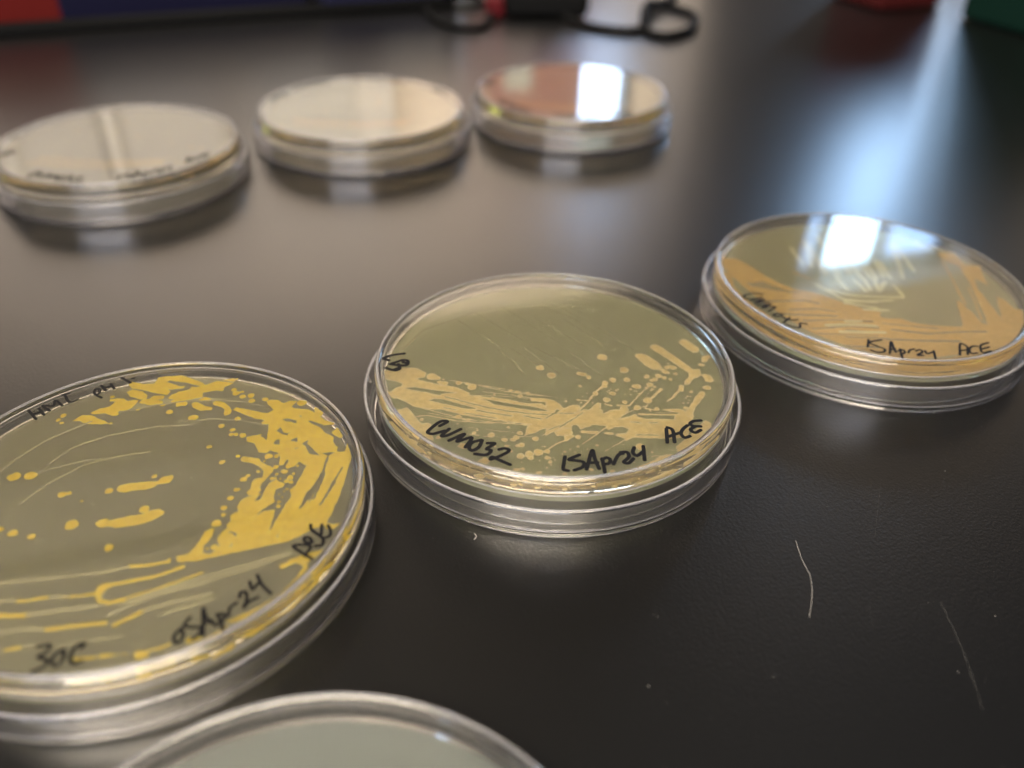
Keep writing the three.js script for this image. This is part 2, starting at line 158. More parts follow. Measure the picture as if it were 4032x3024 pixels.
    faint: [
      [0.9,-15.1,26.2,-12.5,25.7],[0.9,-6.8,24.8,-4,24.6],[0.9,-9,28.8,-3.4,27.5,2.5,26.4],[0.9,-17.1,22.2,-8.1,20.6,1,18.8,3.8,17.6],
      [0.9,6.6,24.9,12.1,22.3,17.9,19.5],[0.9,4.7,28.1,9.7,24.4,18.3,20.6],[0.9,-11.8,32.6,-8.1,31.4,-5,31.7],[0.8,4.6,28.1,7.7,25.2,14,22.4],
      [0.8,10.2,27,14.8,24.9,19.7,23.1],[0.7,13.4,27.8,17,26.1,20.9,24.2],[0.5,-6.8,35.1,-0.6,34.4,8.7,32.2],
      [0.5,-31.6,-6,-29.9,-10.3,-26.9,-16,-23.4,-19.6,-20,-22.9],[0.5,-23.2,-8.1,-20.2,-14.3,-14.2,-18.5,-5.4,-21.8,2.3,-22.8],
      [0.5,-23.2,3.3,-20.6,-2.5,-15.9,-8.7,-9.6,-11.9,-3.7,-13.6],[0.5,-15.3,-26.4,-8.2,-29.4,-0.6,-31.6],[0.5,-23.8,-6.2,-18,-9.2,-13.2,-11.4],
      [0.4,-1.5,-30.8,4.3,-31.8,10.6,-31.8,17.4,-29.8],[0.4,-1.4,-23.9,6.3,-25.2,12.5,-24.9,18.2,-23.6],[0.4,-2.6,-40,6.4,-39,15.7,-36.6,22.6,-34.5],
      [0.7,17.8,19.5,22.6,17.3,27.1,15.3,31.6,13.1],[0.6,18.2,20.7,22.9,18.3,28.8,15.4,33,12.8],[0.5,16.2,24.9,20.7,22.9,21.2,22.5],
      [0.5,15.7,21.7,21.5,19,26.2,16.9],],
    text: {
      "HMI": [[-32.9,-22.8,-29.9,-19.9],[-31.1,-23.7,-28.9,-21.4],[-31.3,-21.6,-29.9,-22.5],[-28.3,-22.9,-30.7,-24.7,-28.4,-24.7,-28.9,-26.7,-26.4,-24.8],[-28.2,-28.7,-27,-29.4],[-27.6,-28.6,-25.4,-26.2,-24.1,-27.2]],
      "pH 1.": [[-19.2,-28.1,-21.4,-29.6,-21.8,-31.1,-21.1,-31.2,-20.4,-29.6,-21,-29.1],[-21.1,-32.6,-19.3,-30.8],[-19.3,-33.4,-17.8,-31.6],[-20.2,-31.7,-18.6,-32.5],[-17.7,-35.8,-15,-34],[-15.3,-35.6,-14.8,-35.9]],
      "30C": [[-2.2,37.1,-0.4,36.7,-0.4,37.9,-1.2,39,0.4,39.5,0.5,40.6,-1,41.7],[2.1,37.6,1.1,38.6,1.5,40.2,2.3,40.5,2.8,39.3,2.3,37.8],[4.7,37.1,4.9,36.3,4.2,36.3,3.6,37.9,4.1,39.5,5,40,5.8,39.4]],
      "05Apr24": [[19.1,33,18.7,34.2,19.2,35.5,19.9,35.5,20,34,19.3,32.8],[20,30.5,19.6,32.2,21,32.5,22.5,32.5,22.5,33.9,21.8,34.8],[23.3,34.1,21.6,28.6,22.8,30.6,24.8,32],[22.8,31.7,23.8,31],[24.3,29.7,25.3,31.3,26.3,33],[24.3,29.9,25.2,29.6,25.7,30.6,25.1,31.4],[26.2,30,26,28.3,26.8,27.3],[27,26.1,26.9,25.1,27.6,24.9,28.3,26.3,28.3,28.2,28.8,27,30.1,26],[27.8,22.7,28.7,24.3,29.3,23],[28.7,21.2,30.2,23.4,32.1,25.1]],
      "ACE": [[36,16.4,36.5,14,33.4,14.1,37.5,17.1],[36.7,13.1,35.9,12,35,12,35.2,12.9,36.3,13.3],[35.4,8.7,35.8,9.9,37.4,11.2,38.5,12.3,38.5,13.7,37.3,14],[37.5,8.6,37.9,11.1],[38.7,8.8,39.4,10,39.5,11.4,38.6,11.9]],
    },
  },
  R: {
    poly: [
      
      [-40.6,-10.8,-38.5,-13.3,-35.1,-13.2,-31.8,-9,-28.4,-2.5,-25.1,1.6,-21.9,4.6,-18.2,5.5,-14.8,7.3,-11.7,10.2,-7.4,13,-1.3,16,-8.1,36,-14.1,34.2,-20,30.2,-24.8,25.6,-29.2,18.4,-33.6,10.4,-37,1.8,-39.1,-4.1],
      [-9.4,12,-7.4,12.9,-6.8,15.8,-3.6,17.5,-0.4,19.2,3.4,19,5.2,20.8,9.8,22,18.7,22.5,20,18.7,22.6,8.8,23.6,8.8,24.6,16.1,24.8,20.3,25.9,21.2,27.5,15.9,29.1,7,31.1,-2.6,32.1,-12.2,29.6,-14.9,28.5,-18.5,28.9,-20.9,34.1,-21.2,34.3,-12.9,38.4,-12.5,35.6,-0.7,34.9,-2.8,33.7,-4.9,31.6,1.7,31.7,5.8,31.4,13.3,31.3,18.1,35.4,5.6,36.8,7.1,37.4,13,35.7,19.3,31.2,26.4,27.7,30,22.2,32.8,11.4,35.9,1.1,38.4,-7.8,37.2,-13.8,34.1,-16,33.4],
      [-41.4,-4.3,-41.4,4.3,-39.6,12.9,-36,20.8,-30.9,27.8,-24.5,33.7,-16.9,38,-8.6,40.7,0,41.6,8.6,40.7,16.9,38,24.5,33.7,30.9,27.8,36,20.8,39.6,12.9,36,11.7,33.4,19.3,29.3,26.4,22.6,31.1,15.4,34.6,8.1,38.1,0,39.3,-7.9,37.3,-15.5,34.8,-23.1,31.7,-29,26.1,-32.8,18.9,-36.5,11.9,-39.2,4.1,-38.4,-4],],
    dot: [
      ],
    line: [
      [0.8,-19.8,-5.8,-16.1,-2.1],[0.7,28.4,-16.1,26.8,-4.5,25.3,4.1,24.6,10.2],[0.6,29.4,0.7,27.9,8.6,25.6,18.4],],
    hole: [
      [-35.2,1.7,-30.1,0.3,-26.5,3.3,-23.5,5.7,-19.9,6.1,-23.7,6.8,-29.6,5,-34,3.7],],
    cut: [
      [0.8,-30.1,11.7,-20.9,10.7,-17.4,12],[0.7,-26,15.9,-18.2,15,-13.5,16.2],[0.8,-29.2,18.4,-21.7,18.5,-14.2,18.6],
      [0.6,-23.7,21.4,-14.8,20.5,-5,20.9],[0.7,-22.3,25.5,-13.2,23.7,-4.6,24.1],[0.5,-21.7,27.7,-14.5,27.8,-5.8,27.8],
      [0.9,-18.5,33.2,-13.8,33.4,-7.7,33.5],[0.8,24,24.5,15.9,25.1,8.1,26.4,-1.1,24.8],[0.9,-4,29.6,4.3,29.8,14.8,29.6],
      [0.7,-14.6,29,-7.4,29.1,-2.8,29.5],[0.5,-2.5,21.7,4.5,22.7,11.5,23.7],[0.8,-16.4,34.7,-11.9,35.3],[0.5,-13.5,25.4,-6.5,26.4],
      [0.6,15.4,20.3,19.1,19.7],],
    faint: [
      [1.1,-16.4,-21.2,-16.1,-15.8,-15.3,-11.1],[1.1,-10.8,-25.9,-12,-17.2,-13.2,-9],[1.1,-10.3,-24.7,-10.5,-13.7,-10.1,-5.2],
      [1.1,-5.7,-30.7,-6.1,-16.4,-6.4,-4.8],[1.1,-2.3,-31.6,-2.6,-17.8,-3.1,-6.1],[1.1,-1.8,-18.4,-1,-11.9,-0.4,-4.1],
      [1.1,-7.6,-5.3,-7.3,0.7,-6.6,3.8],[1.1,-2.8,-1.7,-1.4,4.6],[0.9,-15.1,1.1,-12.7,4.6,-9.5,9.6,-0.6,10.6],[0.9,-12.5,4.1,-5.7,7.4,0.4,7.5],
      [0.9,-9.6,11.6,-1.6,13.6],[0.9,-18.1,23.4,-10.5,22.6,-4.8,23.2],[0.9,-15.3,26.5,-5.9,26.4],[1.1,-0.6,-11.5,-0.2,-4.7],[1.1,2.4,-10.5,2.4,-3.8],
      [1.1,4.1,-10.6,4.2,-3.3],[1.1,7.5,-14.9,6.5,-4.5],[1.1,8.5,-13.7,8.3,-3.5],[1.1,16,-25.7,14.6,-15.3,12.1,-3.7],
      [1.1,17.3,-27.7,17.3,-16.6,17.1,-8.5],[1.1,3.3,-3.3,2.4,4.3,5.9,-1.2],[1.1,0.3,-3.1,0.1,3.3],[1.1,24.8,-27.5,25.4,-24.4],
      [0.9,-7.9,6.9,-0.3,7.5,8,7.6],[0.9,-9,10.5,-1.1,10.1,4.3,9.3],[0.9,-5.2,14.7,1.1,14.9],[0.9,-12.3,21.2,-8.2,21],[0.9,-9,26.5,-3.6,26.3],
      [0.9,7.8,0.8,8.4,6.5],],
    text: {
      "CVM045": [[-33.2,11.9,-35.9,11.6,-38.8,13.4,-37.4,14.8,-33.8,13.6],[-37.3,15.8,-33.3,14.8,-36.6,17,-32.3,15.8],[-36.1,18.2,-32.1,17.2,-35.1,19.2,-31.2,18.6,-33.6,21],[-29.9,22.3,-31.5,22.1,-32.8,22.9,-32.2,23.6,-30.6,23.1],[-30.5,23.8,-29.4,25.1,-26.9,25],[-28.6,23.9,-31.1,26.8],[-25,27,-26.6,26.7,-27.3,28.8,-28.8,28.7,-30.7,27.5]],
      "15Apr24": [[-11,33.8,-12.3,37.1],[-7.7,33.7,-11.2,35.1,-9.7,36.7,-8.3,38.1,-8.9,39.2,-10.7,39.5,-12,38.6],[-7.7,39.9,-5.4,34.4,-5.8,37.3,-5.9,39.2],[-6.7,38,-5.6,37.5],[-4.3,37.7,-4.8,39.8,-5.2,41.9],[-5.2,38.6,-3.7,38.1,-3.6,39.1,-5.1,40.3],[-2.8,39.3,-2,38.1,-0.7,37.5],[-0.6,38.4,0.7,37.8,1,38.6,-0.9,40.3,0.5,40.3],[1.8,38.2,1.8,39.4,3.7,38.6],[4,38.1,3.1,41.6]],
      "ACE": [[10,39.6,12.5,34.3,13.4,35.5,12.1,39.3],[10.9,37.6,12.9,37.2],[16.2,35.4,14.8,35.5,13.2,37.6,13.3,38.8,14.8,38.5],[19.8,33.5,17.3,34.9,16.3,38.2,18.8,37.4],[16.9,36.6,19.1,35.6]],
    },
  },
};

// ---- helpers ----
let seed = 20240415;
const rnd = () => { seed |= 0; seed = (seed + 0x6d2b79f5) | 0; let t = Math.imul(seed ^ (seed >>> 15), 1 | seed); t = (t + Math.imul(t ^ (t >>> 7), 61 | t)) ^ t; return ((t ^ (t >>> 14)) >>> 0) / 4294967296; };
const perlin = new ImprovedNoise();
const rgb = (r, g, b) => new THREE.Color().setRGB(r, g, b);
function mesh(name, geometry, material, parent = scene) {
  const m = new THREE.Mesh(geometry, material);
  m.name = name; m.castShadow = true; m.receiveShadow = true;
  parent.add(m);
  return m;
}
function tag(o, label, category, group) { o.userData.label = label; o.userData.category = category; if (group) o.userData.group = group; return o; }
function structure(o, label) { o.userData.kind = 'structure'; if (label) o.userData.label = label; return o; }
const lathe = (pts, seg = 160) => new THREE.LatheGeometry(pts.map(([r, y]) => new THREE.Vector2(r * MM, y * MM)), seg);
function tube(points, radius, seg = 80, sides = 10, closed = false) {
  const c = new THREE.CatmullRomCurve3(points.map((p) => new THREE.Vector3(...p)), closed);
  return new THREE.TubeGeometry(c, seg, radius, sides, closed);
}
// a lathe profile with its corners rounded, normals taken from the rounded outline
function rounded(pts, r, steps = 4) {
  const out = [];
  for (let i = 0; i < pts.length; i++) {
    const p = pts[i], rr = p[2] ?? r;
    if (i === 0 || i === pts.length - 1 || !rr) { out.push([p[0], p[1]]); continue; }
    const a = pts[i - 1], b = pts[i + 1];
    const da = Math.hypot(a[0] - p[0], a[1] - p[1]), db = Math.hypot(b[0] - p[0], b[1] - p[1]), k = Math.min(rr, da * 0.45, db * 0.45);
    const A = [p[0] + (a[0] - p[0]) * k / da, p[1] + (a[1] - p[1]) * k / da], B = [p[0] + (b[0] - p[0]) * k / db, p[1] + (b[1] - p[1]) * k / db];
    for (let s = 0; s <= steps; s++) { const t = s / steps; out.push([(1 - t) ** 2 * A[0] + 2 * t * (1 - t) * p[0] + t * t * B[0], (1 - t) ** 2 * A[1] + 2 * t * (1 - t) * p[1] + t * t * B[1]]); }
  }
  return out;
}

// ---- signed fields on the agar, positive inside ----
function segDist(x, y, ax, ay, bx, by) {
  const dx = bx - ax, dy = by - ay, l = dx * dx + dy * dy, t = l ? Math.max(0, Math.min(1, ((x - ax) * dx + (y - ay) * dy) / l)) : 0;
  return Math.hypot(x - ax - t * dx, y - ay - t * dy);
}
class Field {
  constructor(x0, y0, x1, y1, cell, wobble = 0, seedOff = 0) {
    Object.assign(this, { x0, y0, cell, nx: Math.ceil((x1 - x0) / cell) + 1, ny: Math.ceil((y1 - y0) / cell) + 1 });
    const n = this.nx * this.ny;
    this.v = new Float32Array(n).fill(-3);
    this.wx = new Float32Array(n); this.wy = new Float32Array(n);
    for (let j = 0, k = 0; j < this.ny; j++) for (let i = 0; i < this.nx; i++, k++) {
      const x = x0 + i * cell, y = y0 + j * cell;
      this.wx[k] = x; this.wy[k] = y;
      if (wobble) {
        this.wx[k] += wobble * (perlin.noise(x * 0.9, y * 0.9, seedOff) + 0.6 * perlin.noise(x * 2.3, y * 2.3, seedOff + 7));
        this.wy[k] += wobble * (perlin.noise(x * 0.9, y * 0.9, seedOff + 31) + 0.6 * perlin.noise(x * 2.3, y * 2.3, seedOff + 43));
      }
    }
  }
  apply(box, pad, fn, minus) {
    const i0 = Math.max(0, Math.floor((box[0] - pad - this.x0) / this.cell)), i1 = Math.min(this.nx - 1, Math.ceil((box[2] + pad - this.x0) / this.cell));
    const j0 = Math.max(0, Math.floor((box[1] - pad - this.y0) / this.cell)), j1 = Math.min(this.ny - 1, Math.ceil((box[3] + pad - this.y0) / this.cell));
    for (let j = j0; j <= j1; j++) for (let i = i0; i <= i1; i++) {
      const k = j * this.nx + i, d = fn(this.wx[k], this.wy[k]);
      this.v[k] = minus ? Math.min(this.v[k], -d) : Math.max(this.v[k], d);
    }
  }
  static box(a, from = 0) {
    const b = [1e9, 1e9, -1e9, -1e9];
    for (let i = from; i < a.length; i += 2) { b[0] = Math.min(b[0], a[i]); b[1] = Math.min(b[1], a[i + 1]); b[2] = Math.max(b[2], a[i]); b[3] = Math.max(b[3], a[i + 1]); }
    return b;
  }
  poly(a, minus) {
    const n = a.length / 2;
    this.apply(Field.box(a), 1.5, (x, y) => {
      let d = 1e9, inside = false;
      for (let i = 0, j = n - 1; i < n; j = i++) {
        const xi = a[2 * i], yi = a[2 * i + 1], xj = a[2 * j], yj = a[2 * j + 1];
        d = Math.min(d, segDist(x, y, xi, yi, xj, yj));
        if ((yi > y) !== (yj > y) && x < ((xj - xi) * (y - yi)) / (yj - yi) + xi) inside = !inside;
      }
      return (inside ? d : -d) + (minus ? 0 : 0.08);
    }, minus);
  }
  line(a, minus, taper = 0) {
    const w = a[0] / 2, n = (a.length - 1) / 2;
    this.apply(Field.box(a, 1), w + 1, (x, y) => {
      let d = 1e9;
      for (let i = 0; i + 1 < n; i++) d = Math.min(d, segDist(x, y, a[1 + 2 * i], a[2 + 2 * i], a[3 + 2 * i], a[4 + 2 * i]));
      return w - d - taper * Math.max(0, perlin.noise(x * 0.7, y * 0.7, 3.3));
    }, minus);
  }
  dot([cx, cy, r]) {
    const e = 0.92 + rnd() * 0.16, f = rnd() * 6.28, g = Math.min(r, 0.9);
    this.apply([cx - r, cy - r, cx + r, cy + r], 1, (x, y) => {
      const dx = x - cx, dy = y - cy, q = Math.atan2(dy, dx);
      return r - Math.hypot(dx * e, dy / e) + g * 0.05 * (Math.sin(3 * q + f) + 0.6 * Math.sin(5 * q + 2 * f));
    });
  }
  clip(r) { for (let k = 0; k < this.v.length; k++) { const d = r - Math.hypot(this.wx[k], this.wy[k]); if (d < this.v[k]) this.v[k] = d; } }
  // one entry for each connected patch: its nodes' label and how many nodes it has
  patches() {
    const lab = new Int32Array(this.v.length), sizes = [0], stack = [];
    for (let s = 0; s < lab.length; s++) {
      if (this.v[s] <= 0 || lab[s]) continue;
      const c = sizes.length; let n = 0;
      stack.push(s); lab[s] = c;
      while (stack.length) {
        const k = stack.pop(), i = k % this.nx, j = (k / this.nx) | 0; n++;
        for (const [a, b] of [[1, 0], [-1, 0], [0, 1], [0, -1]]) {
          const ii = i + a, jj = j + b;
          if (ii < 0 || jj < 0 || ii >= this.nx || jj >= this.ny) continue;
          const q = jj * this.nx + ii;
          if (this.v[q] > 0 && !lab[q]) { lab[q] = c; stack.push(q); }
        }
      }
      sizes.push(n);
    }
    this.lab = lab;
    return sizes;
  }
  cellsByPatch() {
    const lists = new Map();
    for (let j = 0; j + 1 < this.ny; j++) for (let i = 0; i + 1 < this.nx; i++) {
      const k = j * this.nx + i, seen = new Set([this.lab[k], this.lab[k + 1], this.lab[k + this.nx], this.lab[k + this.nx + 1]]);
      for (const c of seen) if (c) { if (!lists.has(c)) lists.set(c, []); lists.get(c).push(k); }
    }
    return lists;
  }
  // closed solid over the cells of one patch: a flat face at `top`, a domed or flat face below it
  solid(cells, c, top, depth, tint) {
    const P = [], C = [], index = [], keys = [new Map(), new Map()], nx = this.nx, sides = [];
    const val = (k) => (this.lab[k] === c || this.v[k] <= 0 ? this.v[k] : -0.01);
    const put = (x, y, z, v = 0) => { P.push(x * MM, y * MM, z * MM); if (tint) C.push(...tint(x, z, v)); return P.length / 3 - 1; };
    const vert = (side, a, b) => {
      const key = a < b ? a * 4194304 + b : b * 4194304 + a, map = keys[side];
      if (map.has(key)) return map.get(key);
      const xa = this.x0 + (a % nx) * this.cell, ya = this.y0 + ((a / nx) | 0) * this.cell;
      let x = xa, y = ya, t = depth(this.v[a], xa, ya);
      if (b !== a) {
        const va = val(a), vb = val(b), f = va / (va - vb), xb = this.x0 + (b % nx) * this.cell, yb = this.y0 + ((b / nx) | 0) * this.cell;
        x = xa + (xb - xa) * f; y = ya + (yb - ya) * f; t = depth(0, x, y);
      }
      const id = put(x, side ? top - t : top, y, b === a ? this.v[a] : 0);
      map.set(key, id);
      return id;
    };
    for (const k of cells) {
      const q = [k, k + 1, k + nx + 1, k + nx], loop = [];
      for (let e = 0; e < 4; e++) {
        const a = q[e], b = q[(e + 1) % 4], va = val(a), vb = val(b);
        if (va > 0) loop.push([a, a]);
        if ((va > 0) !== (vb > 0)) loop.push([a, b]);
      }
      if (loop.length < 3) continue;
      const tops = loop.map(([a, b]) => vert(0, a, b)), lows = loop.map(([a, b]) => vert(1, a, b));
      for (let e = 1; e + 1 < loop.length; e++) { index.push(tops[0], tops[e + 1], tops[e]); index.push(lows[0], lows[e], lows[e + 1]); }
      for (let e = 0; e < loop.length; e++) {
        const f = (e + 1) % loop.length;
        if (loop[e][0] !== loop[e][1] && loop[f][0] !== loop[f][1]) sides.push([tops[e], tops[f], lows[f], lows[e]]);
      }
    }
    // the rim has vertices of its own, so that the flat face stays flat in the light
    for (const s of sides) {
      const [a, b, d, e] = s.map((i) => put(P[3 * i] / MM, P[3 * i + 1] / MM, P[3 * i + 2] / MM));
      index.push(a, b, d, a, d, e);
    }
    const g = new THREE.BufferGeometry();
    g.setAttribute('position', new THREE.Float32BufferAttribute(P, 3));
    if (tint) g.setAttribute('color', new THREE.Float32BufferAttribute(C, 3));
    g.setIndex(index);
    g.computeVertexNormals();
    return g;
  }
}

// ---- computed textures ----
function heightTexture(size, fn) {
  const data = new Float32Array(size * size * 4);
  for (let j = 0; j < size; j++) for (let i = 0; i < size; i++) { const k = (j * size + i) * 4; data[k] = data[k + 1] = data[k + 2] = fn(i / size, j / size); data[k + 3] = 1; }
  const t = new THREE.DataTexture(data, size, size, THREE.RGBAFormat, THREE.FloatType);
  t.wrapS = t.wrapT = THREE.RepeatWrapping; t.magFilter = THREE.LinearFilter; t.needsUpdate = true;
  return t;
}
function noiseTexture(size, fn, srgb = false) {
  const data = new Uint8Array(size * size * 4);
  for (let j = 0; j < size; j++) for (let i = 0; i < size; i++) {
    const v = fn(i / size, j / size), k = (j * size + i) * 4;
    for (let c = 0; c < 3; c++) data[k + c] = Math.max(0, Math.min(255, Math.round(255 * (Array.isArray(v) ? v[c] : v))));
    data[k + 3] = 255;
  }
  const t = new THREE.DataTexture(data, size, size);
  t.wrapS = t.wrapT = THREE.RepeatWrapping; t.magFilter = THREE.LinearFilter; t.minFilter = THREE.LinearMipmapLinearFilter;
  if (srgb) t.colorSpace = THREE.SRGBColorSpace;
  t.needsUpdate = true;
  return t;
}
// Perlin noise that repeats over `period` lattice steps
const P512 = Array.from({ length: 512 }, () => rnd());
function tiling(x, y, period, off) {
  const xi = Math.floor(x), yi = Math.floor(y), fx = x - xi, fy = y - yi, u = fx * fx * fx * (fx * (fx * 6 - 15) + 10), v = fy * fy * fy * (fy * (fy * 6 - 15) + 10);
  const h = (a, b) => { const A = ((a % period) + period) % period, B = ((b % period) + period) % period; const g = P512[(A * 57 + B * 131 + off * 17 + ((A * B) % 89)) & 511] * 6.2832; return [Math.cos(g), Math.sin(g)]; };
  const d = (a, b, dx, dy) => { const g = h(a, b); return g[0] * dx + g[1] * dy; };
  const l = (p, q, t) => p + (q - p) * t;
  return l(l(d(xi, yi, fx, fy), d(xi + 1, yi, fx - 1, fy), u), l(d(xi, yi + 1, fx, fy - 1), d(xi + 1, yi + 1, fx - 1, fy - 1), u), v);
}

// ---- materials ----
const M = {};
const grain = heightTexture(1024, (u, v) => {
  const a = tiling(u * 90, v * 90, 90, 1), b = tiling(u * 190, v * 190, 190, 5), c = tiling(u * 40, v * 40, 40, 9);
  return 0.5 + 0.42 * a + 0.26 * b + 0.2 * c;
});
M.bench = new THREE.MeshPhysicalMaterial({ name: 'black laminate', color: rgb(0.0016, 0.0016, 0.0017), roughness: 0.29, ior: 1.9, bumpMap: grain, bumpScale: 0.000045 });
M.plastic = new THREE.MeshPhysicalMaterial({ name: 'clear polystyrene', color: rgb(0.98, 0.975, 0.99), transmission: 0.988, thickness: 0.001, roughness: 0.03, ior: 1.55 });
// the gel is clear and yellowish; its open face, below, is a matte, milky skin that lets light through
M.agar = new THREE.MeshPhysicalMaterial({ name: 'agar', color: rgb(0.97, 0.96, 0.9), transmission: 0.95, thickness: 0.004, roughness: 0.05, ior: 1.34, attenuationColor: rgb(0.93, 0.8, 0.36), attenuationDistance: 0.026 });
M.paleAgar = M.agar.clone(); M.paleAgar.name = 'pale agar'; M.paleAgar.attenuationColor = rgb(0.9, 0.9, 0.8);
function skinMaterial(r, g, b, clear) {
  return new THREE.MeshPhysicalMaterial({ name: 'milky agar face', color: rgb(r, g, b), transmission: clear, thickness: 0, roughness: 0.75, ior: 1.34 });
}
M.rim = new THREE.MeshPhysicalMaterial({ name: 'frosted polystyrene edge', color: rgb(0.9, 0.89, 0.93), transmission: 0.78, thickness: 0.001, roughness: 0.2, ior: 1.55 });
M.ink = new THREE.MeshPhysicalMaterial({ name: 'marker ink', color: rgb(0.005, 0.005, 0.006), roughness: 0.6, specularIntensity: 0.35 });
const growth = (name) => new THREE.MeshPhysicalMaterial({ name, color: rgb(1, 1, 1), vertexColors: true, roughness: 0.4 });

// ---- bench ----
const SCRATCHES = [[[60.6, -156.1], [66.1, -141.6], [71, -129.8]], [[66, -140.9], [61.1, -132.5]], [[85.6, -142.8], [77.9, -124.2]], [[70.9, -106.8], [69.6, -100.5]], [[68.3, -155.7], [72.5, -146]], [[79.7, -139.1], [82.8, -136]], [[84, -125.6], [85, -124.1]]];
{
  const g = new THREE.PlaneGeometry(3.4, 2.6, 1, 1);
  const slab = new THREE.BoxGeometry(3.4, 0.032, 2.6);
  const uv = slab.attributes.uv, ps = slab.attributes.position;
  for (let i = 0; i < uv.count; i++) uv.setXY(i, ps.getX(i) / 0.06, ps.getZ(i) / 0.06 + ps.getY(i) / 0.06);
  g.dispose();
  const b = mesh('bench_top', slab, M.bench);
  b.position.set(0, -0.016, -0.35); b.rotation.y = 0.3316;
  structure(b, 'black textured laminate lab bench top under the dishes');
  const worn = new THREE.MeshStandardMaterial({ name: 'scratched laminate', color: rgb(0.1, 0.1, 0.1), roughness: 0.5 });
  b.updateMatrixWorld(true);
  const back = b.matrixWorld.clone().invert();
  for (const s of SCRATCHES) {
    const g = tube(s.map(([x, z]) => [x * MM, 0.000002, z * MM]), 0.000012, 24, 5);
    mesh('scratch', g.applyMatrix4(back), worn, b);
  }
}

// ---- wall behind the bench with its window openings, all outside the frame but mirrored in the bench and the dishes ----
const YAW = 19 * Math.PI / 180;
const ROOM = new THREE.Matrix4().makeRotationY(YAW).setPosition(0, 0, -1);   // x along the wall, z out of it
const inRoom = (x, y, z) => new THREE.Vector3(x, y, z).applyMatrix4(ROOM);
function placeInRoom(o, x, y, z) { o.position.copy(inRoom(x, y, z)); o.rotation.y = YAW; return o; }
const beige = new THREE.MeshStandardMaterial({ name: 'beige wall paint', color: rgb(0.62, 0.54, 0.45), roughness: 0.8 });
const darkWood = new THREE.MeshStandardMaterial({ name: 'dark cabinet', color: rgb(0.035, 0.03, 0.027), roughness: 0.55 });
const greyTrim = new THREE.MeshStandardMaterial({ name: 'dark window frame', color: rgb(0.05, 0.052, 0.058), roughness: 0.5 });
const OPEN = [
  { name: 'window', x0: 0.4, x1: 0.8, y0: 0.23, y1: 0.56, panes: [[0.4, 0.545, LIGHT.side], [0.545, 0.66, LIGHT.window], [0.66, 0.8, LIGHT.side]], label: 'tall three-pane daylight window in the wall beyond the right-hand dish' },
  { name: 'window_001', x0: 0.07, x1: 0.15, y0: 0.155, y1: 0.32, recess: 0.022, panes: [[0.07, 0.15, LIGHT.slot]], label: 'narrow daylight window slot in the wall behind the rear dishes' },
];
{
  const s = new THREE.Shape([new THREE.Vector2(-1.5, -0.03), new THREE.Vector2(1.5, -0.03), new THREE.Vector2(1.5, 1.5), new THREE.Vector2(-1.5, 1.5)]);
  for (const w of OPEN) s.holes.push(new THREE.Path([new THREE.Vector2(w.x0, w.y0), new THREE.Vector2(w.x0, w.y1), new THREE.Vector2(w.x1, w.y1), new THREE.Vector2(w.x1, w.y0)]));
  const wall = mesh('wall_back', new THREE.ExtrudeGeometry(s, { depth: 0.1, bevelEnabled: false }), beige);
  placeInRoom(wall, 0, 0, -0.1);
  structure(wall, 'beige painted wall at the back of the bench');
}
function areaLight(parent, w, h, spec, share = 1) {
  const l = new THREE.RectAreaLight(spec.color, spec.radiance * share, w, h);
  l.castShadow = true;
  parent.add(l);
  return l;
}
for (const w of OPEN) {
  const W = w.x1 - w.x0, H = w.y1 - w.y0, t = 0.009, o = new THREE.Group();
  o.name = w.name; scene.add(o);
  placeInRoom(o, (w.x0 + w.x1) / 2, w.y0, -(w.recess ?? 0.06));
  const bar = (a, b, x, y) => { const m = mesh('frame', new RoundedBoxGeometry(a, b, 0.03, 2, 0.002), greyTrim, o); m.position.set(x, y, 0); };
  bar(W - 0.002, t, 0, t / 2 + 0.001); bar(W - 0.002, t, 0, H - t / 2 - 0.001);
  for (const x of [w.x0 + t / 2 + 0.001, ...w.panes.slice(1).map((p) => p[0]), w.x1 - t / 2 - 0.001]) bar(t, H - 2 * t - 0.006, x - (w.x0 + w.x1) / 2, H / 2);
  for (const [a, c, spec] of w.panes) {
    const glow = new THREE.MeshStandardMaterial({ name: 'sky seen in the pane', color: rgb(0.1, 0.12, 0.15), emissive: spec.color, emissiveIntensity: spec.radiance * 0.2, roughness: 0.3 });
    const pw = c - a - t - 0.004, px = (a + c) / 2 - (w.x0 + w.x1) / 2;
    mesh('pane', new THREE.BoxGeometry(pw, H - 2 * t - 0.008, 0.004), glow, o).position.set(px, H / 2, -0.012);
    const l = areaLight(o, pw - 0.002, H - 2 * t - 0.01, spec, 0.8);
    l.position.set(px, H / 2, -0.006); l.rotation.y = Math.PI;
  }
  tag(o, w.label, 'window');
}
{
  const o = new THREE.Group(); o.name = 'binder'; scene.add(o); placeInRoom(o, -0.02, 0, 0.056);
  const red = new THREE.MeshStandardMaterial({ name: 'red binder cover', color: rgb(0.22, 0.075, 0.075), roughness: 0.5 });
  for (const s of [-1, 1]) { const c = mesh('cover', new RoundedBoxGeometry(0.003, 0.2, 0.1, 2, 0.001), red, o); c.position.set(s * 0.052, 0.1005, 0); }
  mesh('spine', new RoundedBoxGeometry(0.1, 0.2, 0.003, 2, 0.001), red, o).position.set(0, 0.1005, 0.049);
  mesh('spine_label', new RoundedBoxGeometry(0.03, 0.07, 0.0012, 1, 0.0004), new THREE.MeshStandardMaterial({ name: 'grey label', color: rgb(0.35, 0.36, 0.33), roughness: 0.7 }), o).position.set(-0.02, 0.13, 0.0512);
  tag(o, 'red binder standing against the wall behind the rear dishes', 'binder');
}
